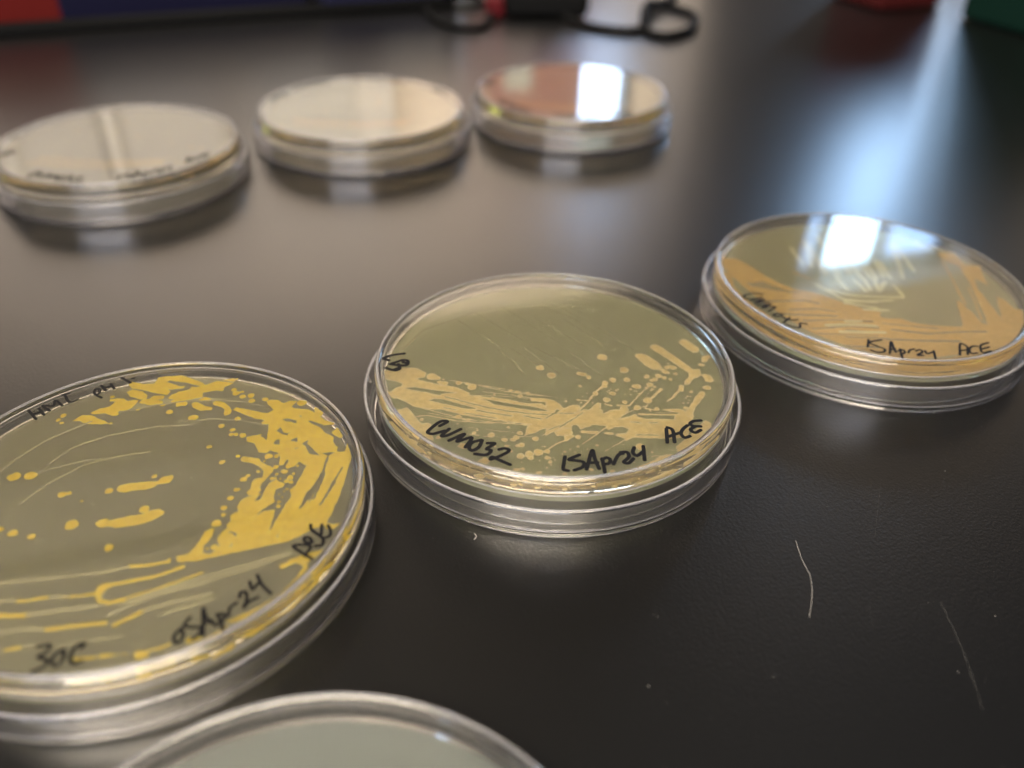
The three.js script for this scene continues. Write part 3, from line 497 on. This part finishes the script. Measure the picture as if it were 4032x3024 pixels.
{
  const o = new THREE.Group(); o.name = 'locker'; scene.add(o); placeInRoom(o, -0.45, 0, 0.004);
  const grey = new THREE.MeshStandardMaterial({ name: 'grey enamel', color: rgb(0.3, 0.285, 0.275), roughness: 0.6 }), pale = new THREE.MeshStandardMaterial({ name: 'pale trim', color: rgb(0.42, 0.4, 0.38), roughness: 0.5 });
  mesh('body', new RoundedBoxGeometry(0.23, 0.29, 0.04, 2, 0.003), grey, o).position.set(0, 0.146, 0.021);
  for (const s of [-1, 1]) mesh('door', new RoundedBoxGeometry(0.1, 0.28, 0.006, 2, 0.002), grey, o).position.set(s * 0.056, 0.146, 0.0445);
  for (const x of [-0.09, 0.004]) mesh('handle', new RoundedBoxGeometry(0.012, 0.24, 0.012, 2, 0.003), pale, o).position.set(x, 0.15, 0.0542);
  tag(o, 'low grey locker with pale handles against the wall behind the leftmost rear dish', 'locker');
}
{
  const o = new THREE.Group(); o.name = 'instrument_case'; scene.add(o); placeInRoom(o, -0.235, 0, 0.004);
  const shell = new THREE.MeshStandardMaterial({ name: 'pale grey case', color: rgb(0.47, 0.45, 0.43), roughness: 0.6 }), face = new THREE.MeshStandardMaterial({ name: 'grey front panel', color: rgb(0.38, 0.375, 0.365), roughness: 0.5 });
  mesh('body', new RoundedBoxGeometry(0.15, 0.26, 0.05, 3, 0.006), shell, o).position.set(0, 0.131, 0.026);
  mesh('front_panel', new RoundedBoxGeometry(0.09, 0.2, 0.006, 2, 0.002), face, o).position.set(-0.015, 0.14, 0.0525);
  tag(o, 'pale grey instrument case against the wall behind the middle rear dish', 'instrument');
}
// dark pier between the two windows
{
  const pier = mesh('cabinet', new RoundedBoxGeometry(0.2, 0.62, 0.05, 2, 0.004), darkWood);
  placeInRoom(pier, 0.325, 0.31, 0.027);
  tag(pier, 'tall dark cupboard standing between the two windows', 'cabinet');
}
{
  const o = new THREE.Group(); o.name = 'wall_cabinet'; scene.add(o);
  placeInRoom(o, -0.64, 0.425, 0.002);
  const body = mesh('body', new RoundedBoxGeometry(1.7, 0.6, 0.27, 2, 0.004), darkWood, o); body.position.set(0, 0.37, 0.136);
  const lip = mesh('fascia', new RoundedBoxGeometry(1.7, 0.09, 0.016, 2, 0.003), darkWood, o); lip.position.set(0, 0.045, 0.28);
  for (let k = 0; k < 3; k++) { const d = mesh('door', new RoundedBoxGeometry(0.55, 0.56, 0.016, 2, 0.003), darkWood, o); d.position.set(-0.565 + k * 0.565, 0.39, 0.281); }
  tag(o, 'dark wall cabinet hung above the rear of the bench', 'cabinet');
  const lampO = new THREE.Group(); lampO.name = 'strip_light'; scene.add(lampO);
  placeInRoom(lampO, -0.24, 0.482, 0.255);
  const hous = mesh('housing', new RoundedBoxGeometry(0.84, 0.012, 0.03, 2, 0.002), new THREE.MeshStandardMaterial({ name: 'white enamel', color: rgb(0.7, 0.7, 0.68), roughness: 0.4 }), lampO);
  hous.position.set(0, 0.006, 0);
  const tilt = 0.9;
  const em = new THREE.MeshStandardMaterial({ name: 'strip glow', color: rgb(0.6, 0.6, 0.6), emissive: LIGHT.strip.color, emissiveIntensity: LIGHT.strip.radiance * 0.1 });
  const tubeM = mesh('light_tube', new THREE.BoxGeometry(0.8, 0.02, 0.003), em, lampO); tubeM.position.set(0, -0.008, 0); tubeM.rotation.x = tilt;
  const l = areaLight(lampO, 0.79, 0.02, LIGHT.strip, 0.9);
  l.position.set(0, -0.008 - Math.sin(tilt) * 0.004, -Math.cos(tilt) * 0.004); l.rotation.x = -tilt;
  tag(lampO, 'warm strip light under the wall cabinet', 'lamp');
}
{
  const o = new THREE.Group(); o.name = 'ceiling_light'; scene.add(o);
  o.position.set(-0.1, 1.55, 0.8);
  mesh('housing', new RoundedBoxGeometry(1.38, 0.05, 1.08, 2, 0.006), new THREE.MeshStandardMaterial({ name: 'white housing', color: rgb(0.7, 0.7, 0.7), roughness: 0.5 }), o).position.y = 0.03;
  const em = new THREE.MeshStandardMaterial({ name: 'diffuser glow', color: rgb(0.7, 0.7, 0.7), emissive: LIGHT.ceiling.color, emissiveIntensity: LIGHT.ceiling.radiance * 0.1 });
  mesh('light_diffuser', new THREE.BoxGeometry(1.32, 0.006, 1.02), em, o).position.y = 0.001;
  const l = areaLight(o, 1.3, 1.0, LIGHT.ceiling, 0.9);
  l.position.y = -0.004; l.rotation.x = -Math.PI / 2;
  tag(o, 'large warm ceiling light panel above the bench', 'lamp');
}

// the room's own windows behind the photographer, seen in the front rims of the dishes
{
  const o = new THREE.Group(); o.name = 'window_002'; scene.add(o);
  o.position.set(-0.5, 0.15, 1.5); o.rotation.y = Math.PI + 0.32;
  const W = 1.6, H = 0.9, t = 0.03;
  for (const [a, c, x, y] of [[t, H, -W / 2 - t / 2, H / 2], [t, H, W / 2 + t / 2, H / 2], [W + 2 * t, t, 0, -t / 2], [W + 2 * t, t, 0, H + t / 2], [t, H, 0, H / 2]]) { const m = mesh('frame', new RoundedBoxGeometry(a - 0.002, c - 0.002, 0.04, 2, 0.003), greyTrim, o); m.position.set(x, y, x ? 0 : 0.002); }
  const glow = new THREE.MeshStandardMaterial({ name: 'overcast sky in the panes', color: rgb(0.1, 0.1, 0.12), emissive: LIGHT.rear.color, emissiveIntensity: LIGHT.rear.radiance * 0.2 });
  mesh('pane', new THREE.BoxGeometry(W - 0.004, H - 0.004, 0.004), glow, o).position.set(0, H / 2, -0.01);
  const l = areaLight(o, W - 0.01, H - 0.01, LIGHT.rear, 0.8);
  l.position.set(0, H / 2, -0.004); l.rotation.y = Math.PI;
  tag(o, 'wide pale window behind the photographer', 'window');
}

// ---- petri dishes, standing upside down: lid below, agar base on top ----
const TOP = 14.1, FLOOR = 1.3, AGAR_TOP = 12.95, AGAR_LOW = 8.9;
const lidGeometry = lathe(rounded([[0, 0.4], [43.6, 0.4, 0.3], [44.1, 0, 0.3], [45.5, 0, 0.5], [46.05, 0.55, 0.4], [46.3, 7.7, 0.3], [45.9, 8.1, 0.3], [45.3, 8.0, 0.3], [45.05, 1.9, 0.5], [44.4, FLOOR, 0.3], [0, FLOOR]], 0.3), 200);
const baseGeometry = lathe(rounded([[0, AGAR_TOP - 0.05], [41.5, AGAR_TOP - 0.05, 0.5], [42.2, 12.3, 0.5], [41.95, FLOOR + 0.05, 0.3], [43.0, FLOOR + 0.05, 0.4], [43.5, 13.7, 0.5], [43.1, TOP + 0.25, 0.35], [42.4, TOP + 0.25, 0.3], [42.1, TOP, 0.2], [0, TOP]], 0.3), 200);
const agarGeometry = lathe(rounded([[0, AGAR_LOW], [38.6, AGAR_LOW, 1.5], [41.0, AGAR_LOW - 0.35, 1], [42.12, AGAR_LOW - 1.5, 0.2], [42.3, 12.2, 0.3], [41.6, AGAR_TOP, 0.4], [0, AGAR_TOP]], 0.3), 200);
const skinGeometry = lathe(rounded([[0, AGAR_LOW - 0.03], [38.6, AGAR_LOW - 0.03, 1.5], [40.95, AGAR_LOW - 0.38, 1], [41.9, AGAR_LOW - 1.35]], 0.3), 200);
const ring = (r, y, w) => { const g = new THREE.TorusGeometry(r * MM, w * MM, 8, 200); g.rotateX(Math.PI / 2); g.translate(0, y * MM, 0); return g; };
const lipRing = ring(45.62, 7.86, 0.27), footRing = ring(45.35, 0.3, 0.27), topRing = ring(42.75, 14.12, 0.26), wallRing = ring(43.25, 9.6, 0.16), lidStep = ring(45.9, 2.2, 0.14);
const flatDepth = () => 0.045;

function growOn(agar, T, tone, material, seedOff) {
  const f = new Field(-43, -43, 43, 43, 0.2, 0.16, seedOff);
  for (const a of T.poly) f.poly(a);
  for (const a of T.hole) f.poly(a, true);
  for (const a of T.cut) f.line(a, true);
  for (const a of T.line) f.line(a, false, 0.12);
  for (const a of T.dot) f.dot(a);
  f.clip(41.4);
  const tint = (x, y, v = 1) => {
    const k = 1 + 0.12 * perlin.noise(x * 0.8, y * 0.8, seedOff + 50) + 0.1 * perlin.noise(x * 3.1, y * 3.1, seedOff + 60), h = 0.06 * perlin.noise(x * 0.35, y * 0.35, seedOff + 70);
    const thin = Math.exp(-Math.max(0, v) / 0.22);   // growth is thinner and paler at its margin, as the colonies in the photograph are
    return [Math.min(1, tone[0] * k * (0.97 + h * 0.4 + 0.05 * thin)), tone[1] * k * (0.96 + 0.1 * thin), tone[2] * k * (0.9 - h + 0.4 * thin)];
  };
  if (T.film) {
    const q = new Field(-43, -43, 43, 43, 0.25, 0.3, seedOff + 9);
    for (const a of T.poly) q.poly(a);
    q.clip(41.3); q.patches();
    for (const [c, cells] of q.cellsByPatch()) mesh('thin_growth', q.solid(cells, c, AGAR_LOW + 0.05, () => 0.02, tint), M.film, agar);
  }
  const sizes = f.patches(), lists = f.cellsByPatch(), specks = [];
  const depth = (v, x, y) => 0.03 + 0.5 * (1 - Math.exp(-Math.max(0, v) / 0.55)) * (1 + 0.25 * perlin.noise(x, y, seedOff));
  for (const [c, cells] of lists) {
    const area = sizes[c] * 0.04, g = f.solid(cells, c, AGAR_LOW + 0.07, depth, tint);
    if (area < 0.12) { specks.push(g); continue; }
    mesh(area > 9 ? 'streak' : 'colony', g, material, agar);
  }
  if (specks.length) { const m = mesh('speck', mergeGeometries(specks), material, agar); m.userData.kind = 'stuff'; }
  if (T.faint.length) {
    const q = new Field(-43, -43, 43, 43, 0.2, 0.1, seedOff + 5);
    for (const a of T.faint) q.line([a[0] * (T.film ? 1.3 : 1), ...a.slice(1)], false, 0.05);
    q.clip(41.2); q.patches();
    for (const [c, cells] of q.cellsByPatch()) mesh('faint_streak', q.solid(cells, c, AGAR_LOW + 0.09, () => 0.03), T.film ? M.hatch : M.faint, agar);
  }
}
M.hatch = new THREE.MeshPhysicalMaterial({ name: 'pale ridges of growth', color: rgb(1, 1, 0.7), roughness: 0.5, transparent: true, opacity: 0.78 });
M.film = new THREE.MeshPhysicalMaterial({ name: 'translucent lawn of growth', color: rgb(0.95, 0.95, 0.95), vertexColors: true, roughness: 0.5, transparent: true, opacity: 0.25 });
M.faint = new THREE.MeshPhysicalMaterial({ name: 'thin film of growth', color: rgb(0.9, 0.88, 0.62), roughness: 0.5, transparent: true, opacity: 0.48 });
function writeOn(base, words, width) {
  for (const strokes of Object.values(words)) {
    const all = strokes.flat(), b = Field.box(all), f = new Field(b[0] - 1, b[1] - 1, b[2] + 1, b[3] + 1, 0.07);
    for (const s of strokes) {
      const c = new THREE.CatmullRomCurve3(Array.from({ length: s.length / 2 }, (_, i) => new THREE.Vector3(s[2 * i], 0, s[2 * i + 1])), false, 'centripetal');
      const n = Math.max(4, s.length * 3), pts = c.getPoints(n), a = [width];
      for (const p of pts) a.push(p.x, p.z);
      f.line(a);
    }
    const lists = (f.patches(), f.cellsByPatch());
    const parts = [...lists].map(([c, cells]) => f.solid(cells, c, TOP + 0.035, flatDepth));
    const flat = mergeGeometries(parts).toNonIndexed();
    flat.computeVertexNormals();
    mesh('handwriting', flat, M.ink, base);
  }
}
function dish({ name, at, off = [0, 0], label, agar, clear, traced, tone, ink, turn = 0, seedOff = 0, words, gelMaterial = M.agar }) {
  const o = new THREE.Group(); o.name = name; scene.add(o);
  o.position.set(at[0] * MM, 0.00002, at[1] * MM);
  const lid = mesh('lid', lidGeometry, M.plastic, o);
  mesh('rim', lipRing, M.rim, lid); mesh('rim', footRing, M.rim, lid); mesh('ridge', lidStep, M.rim, lid);
  const base = mesh('base', baseGeometry, M.plastic, o); base.position.set(off[0] * MM, 0, off[1] * MM);
  mesh('rim', topRing, M.rim, base); mesh('ridge', wallRing, M.rim, base);
  const gel = mesh('agar', agarGeometry, gelMaterial, o); gel.position.copy(base.position);
  mesh('agar_face', skinGeometry, skinMaterial(...agar, clear), gel);
  base.rotation.y = gel.rotation.y = turn;
  if (traced) { const m = growth(name + ' growth'); if (traced.film) { m.transparent = true; m.opacity = 0.8; } growOn(gel, traced, tone, m, seedOff); }
  if (words) writeOn(base, words, ink);
  tag(o, label, 'petri dish', 'petri dishes on the bench');
  return o;
}
const turned = (words, a) => Object.fromEntries(Object.entries(words).map(([k, ss]) => [k, ss.map((s) => s.map((v, i) => (i % 2 ? Math.sin(a) * s[i - 1] + Math.cos(a) * v : Math.cos(a) * v - Math.sin(a) * s[i + 1])))]));

dish({ name: 'petri_dish', at: [9.79, -166.74], off: [0.4, -0.25], agar: [0.88, 0.94, 0.6], clear: 0.7, traced: TRACED.M, tone: [0.95, 0.8, 0.46], ink: 0.85, words: TRACED.M.text, seedOff: 1.3,
  label: 'middle dish with tan smears across the agar, marked CVM032 15Apr24 ACE' });
dish({ name: 'petri_dish_001', at: [-73.52, -118.27], off: [1.1, 0.15], agar: [0.84, 0.83, 0.5], clear: 0.81, traced: TRACED.N, tone: [1, 0.77, 0.06], ink: 0.6, words: TRACED.N.text, seedOff: 4.1,
  label: 'left dish with bright yellow colonies, marked HMI and 05Apr24' });
dish({ name: 'petri_dish_002', at: [101.93, -213.52], agar: [0.9, 0.9, 0.56], clear: 0.7, traced: { ...TRACED.R, film: true }, tone: [0.92, 0.66, 0.28], ink: 0.62, words: TRACED.R.text, seedOff: 8.7,
  label: 'right-hand dish with an orange-tan lawn and a bright window reflection' });
const rearWords = { a: TRACED.M.text.CVM032, b: TRACED.M.text.ACE, c: TRACED.M.text['15Apr24'], d: TRACED.M.text.LB };
const rear = (dx) => ({ poly: [], hole: [], cut: [], faint: [], dot: Array.from({ length: 14 }, () => { const a = rnd() * 6.28, r = 8 + rnd() * 30; return [r * Math.cos(a), r * Math.sin(a), 0.4 + rnd() * 0.5]; }), line: Array.from({ length: 5 }, (_, i) => [0.35 + rnd() * 0.4, -28 + rnd() * 6, 14 + i * 2.2 + dx, 0, 16 + i * 2.2 + rnd(), 26 - rnd() * 8, 12 + i * 2 + rnd()]) });
dish({ name: 'petri_dish_003', at: [-151.21, -304.93], agar: [0.85, 0.82, 0.72], clear: 0.92, traced: rear(0), tone: [0.8, 0.55, 0.2], ink: 0.7, words: turned(rearWords, -0.35), seedOff: 12.2,
  label: 'blurred rear dish at the left edge of the row of three' });
dish({ name: 'petri_dish_004', at: [-67.21, -353.69], agar: [0.88, 0.78, 0.58], clear: 0.92, traced: rear(1), tone: [0.85, 0.52, 0.16], ink: 0.7, words: turned(rearWords, 2.6), seedOff: 15.9,
  label: 'blurred rear dish in the middle of the row, its top mirroring pale wall' });
dish({ name: 'petri_dish_005', at: [23.26, -385.05], agar: [0.88, 0.78, 0.58], clear: 0.92, traced: rear(-1), tone: [0.85, 0.52, 0.16], ink: 0.7, words: turned(rearWords, 0.25), seedOff: 19.4,
  label: 'farthest rear dish, with a white window reflection on its top' });
dish({ name: 'petri_dish_006', at: [-23.25, -31.34], agar: [0.78, 0.92, 0.96], clear: 0.6, gelMaterial: M.paleAgar, seedOff: 23.3,
  label: 'nearest dish, cut off by the bottom edge, with clear pale agar' });

// ---- things at the far side of the bench ----
const cloth = (name, r, g, b, rough = 0.85) => new THREE.MeshPhysicalMaterial({ name, color: rgb(r, g, b), roughness: rough, specularIntensity: 0.25 });
const alongLine = Math.atan2(618.3 - 495, -25.7 + 299);   // how the row of boxes runs
function stand(o, x, z, turn = alongLine) { o.position.set(x * MM, 0, z * MM); o.rotation.y = turn; return o; }
{
  const m = mesh('black_rail', new RoundedBoxGeometry(0.34, 0.007, 0.008, 2, 0.002), cloth('black rubber', 0.002, 0.002, 0.002, 0.8));
  stand(m, -185, -553); m.position.y = 0.0036;
  tag(m, 'thin black rail lying in front of the blue boxes at the back', 'rail');
  const box = (name, w, h, d, x, z, mat, label, cat, lidMat) => {
    const o = new THREE.Group(); o.name = name; scene.add(o); stand(o, x, z);
    const b = mesh('body', new RoundedBoxGeometry(w, h, d, 3, 0.004), mat, o); b.position.y = h / 2 + 0.0002;
    if (lidMat) { const l = mesh('label', new RoundedBoxGeometry(w * 0.42, h * 0.4, 0.001, 1, 0.0004), lidMat, o); l.position.set(w * 0.1, h * 0.62, d / 2 + 0.0008); }
    return tag(o, label, cat);
  };
  const white = cloth('white label', 0.2, 0.2, 0.2);
  box('storage_box', 0.06, 0.07, 0.06, -312, -540, cloth('dark red plastic', 0.07, 0.004, 0.003), 'tall dark red box at the back left corner', 'box');
  box('tip_box', 0.15, 0.05, 0.08, -225, -590, cloth('navy plastic', 0.0025, 0.0025, 0.014), 'navy blue box behind the black rail', 'box');
  box('tip_box_001', 0.1, 0.055, 0.08, -100, -632, cloth('blue plastic', 0.006, 0.0065, 0.024), 'lighter blue box with white labels near the beaker', 'box', white);
  box('carton', 0.06, 0.1, 0.05, 268, -668, cloth('red card', 0.035, 0.003, 0.003), 'red carton at the far right of the bench', 'box');
  box('carton_001', 0.08, 0.16, 0.06, 352, -612, cloth('green card', 0.001, 0.014, 0.009), 'dark green carton at the far right corner', 'box');
}
{
  const cable = cloth('black rubber cable', 0.002, 0.002, 0.002, 0.7), r = 0.0024;
  const pts = [[-67, -640], [-66, -605], [-56, -566], [-40, -546], [-27, -546], [-21, -575], [-20, -640], [0, -650], [16, -612], [30, -574], [47, -554], [69, -549], [80, -570], [84, -600], [98, -618], [112, -606], [113, -578], [102, -550], [87, -538], [77, -548], [78, -575], [90, -622], [110, -650]];
  const c = mesh('black_cable', tube(pts.map(([x, z], i) => [x * MM, r + 0.0001 + (i % 7 === 6 || i === 20 ? 0.006 : 0), z * MM]), r, 260, 12), cable);
  tag(c, 'black cable lying in loops at the back of the bench', 'cable');
  const o = new THREE.Group(); o.name = 'clamp'; scene.add(o); stand(o, 14, -600, 0.1);
  const b = mesh('body', new RoundedBoxGeometry(0.056, 0.018, 0.04, 4, 0.006), cloth('black plastic', 0.002, 0.002, 0.002, 0.75), o); b.position.y = 0.0095;
  const k = mesh('red_grip', new RoundedBoxGeometry(0.02, 0.012, 0.03, 4, 0.004), cloth('red plastic', 0.06, 0.003, 0.005, 0.7), o); k.position.set(0.004, 0.0245, -0.004);
  const j = mesh('red_grip', new RoundedBoxGeometry(0.012, 0.012, 0.014, 3, 0.003), cloth('red plastic jaw', 0.06, 0.003, 0.005, 0.7), o); j.position.set(-0.034, 0.0065, 0.012);
  tag(o, 'black and red clamp among the cable loops', 'clamp');
  const glass = new THREE.MeshPhysicalMaterial({ name: 'beaker glass', color: rgb(0.97, 0.98, 0.98), transmission: 1, thickness: 0.002, ior: 1.5, roughness: 0.02 });
  const bk = mesh('beaker', lathe(rounded([[0, 0.1], [19, 0.1, 2], [20.5, 3, 2], [20.5, 58, 0.5], [21.6, 60, 0.4], [20.4, 60, 0.4], [19.0, 57, 0.5], [19.0, 4, 2], [17, 1.9, 1], [0, 1.9]], 0.4), 96), glass);
  bk.position.set(-0.0415, 0.0001, -0.626);
  tag(bk, 'clear glass beaker behind the cable loops', 'beaker');
}
// ---- hairs, fibres and dust on the bench ----
{
  const fibre = cloth('pale fibre', 0.6, 0.58, 0.56, 0.6), lint = cloth('grey lint', 0.3, 0.29, 0.28, 0.7);
  const hair = (name, pts, r, label) => tag(mesh(name, tube(pts.map(([x, z], i) => [x * MM, 0.00012 + 0.0001 * (i % 2), z * MM]), r, 60, 6), r < 0.00002 ? lint : fibre), label, 'fibre');
  hair('fibre', [[60.6, -122.4], [60.5, -117.1], [61, -112.8], [60.1, -108.1], [58, -102.4]], 0.00003, 'bright curved fibre lying on the bench right of the middle dish');
  hair('fibre_001', [[85, -107.1], [84.8, -100.2], [84.3, -92.6], [83.3, -86], [82.9, -83.8]], 0.00001, 'faint long straight hair on the bench at the lower right');
  hair('fibre_002', [[-6.9, -121.7], [-6.5, -120.8], [-6.9, -120]], 0.00006, 'tiny pale fleck just in front of the middle dish');
  const n = 420, flake = new THREE.IcosahedronGeometry(1, 0), dust = new THREE.InstancedMesh(flake, lint, n), d = new THREE.Object3D();
  dust.name = 'dust';
  for (let i = 0; i < n; i++) {
    const far = rnd() < 0.25, x = far ? -260 + rnd() * 520 : 20 + rnd() * 120, z = far ? -420 + rnd() * 330 : -170 + rnd() * 115, s = (0.012 + 0.06 * rnd() ** 4) * MM;
    d.position.set(x * MM, s * 0.4, z * MM); d.rotation.set(rnd() * 6, rnd() * 6, rnd() * 6); d.scale.set(s * (1 + rnd() * 2), s * 0.7, s); d.updateMatrix();
    dust.setMatrixAt(i, d.matrix);
  }
  dust.castShadow = dust.receiveShadow = true;
  dust.userData.kind = 'stuff'; dust.userData.label = 'fine pale dust specks scattered over the black bench'; dust.userData.category = 'dust';
  scene.add(dust);
}
scene.add(camera);
renderer.render(scene, camera);
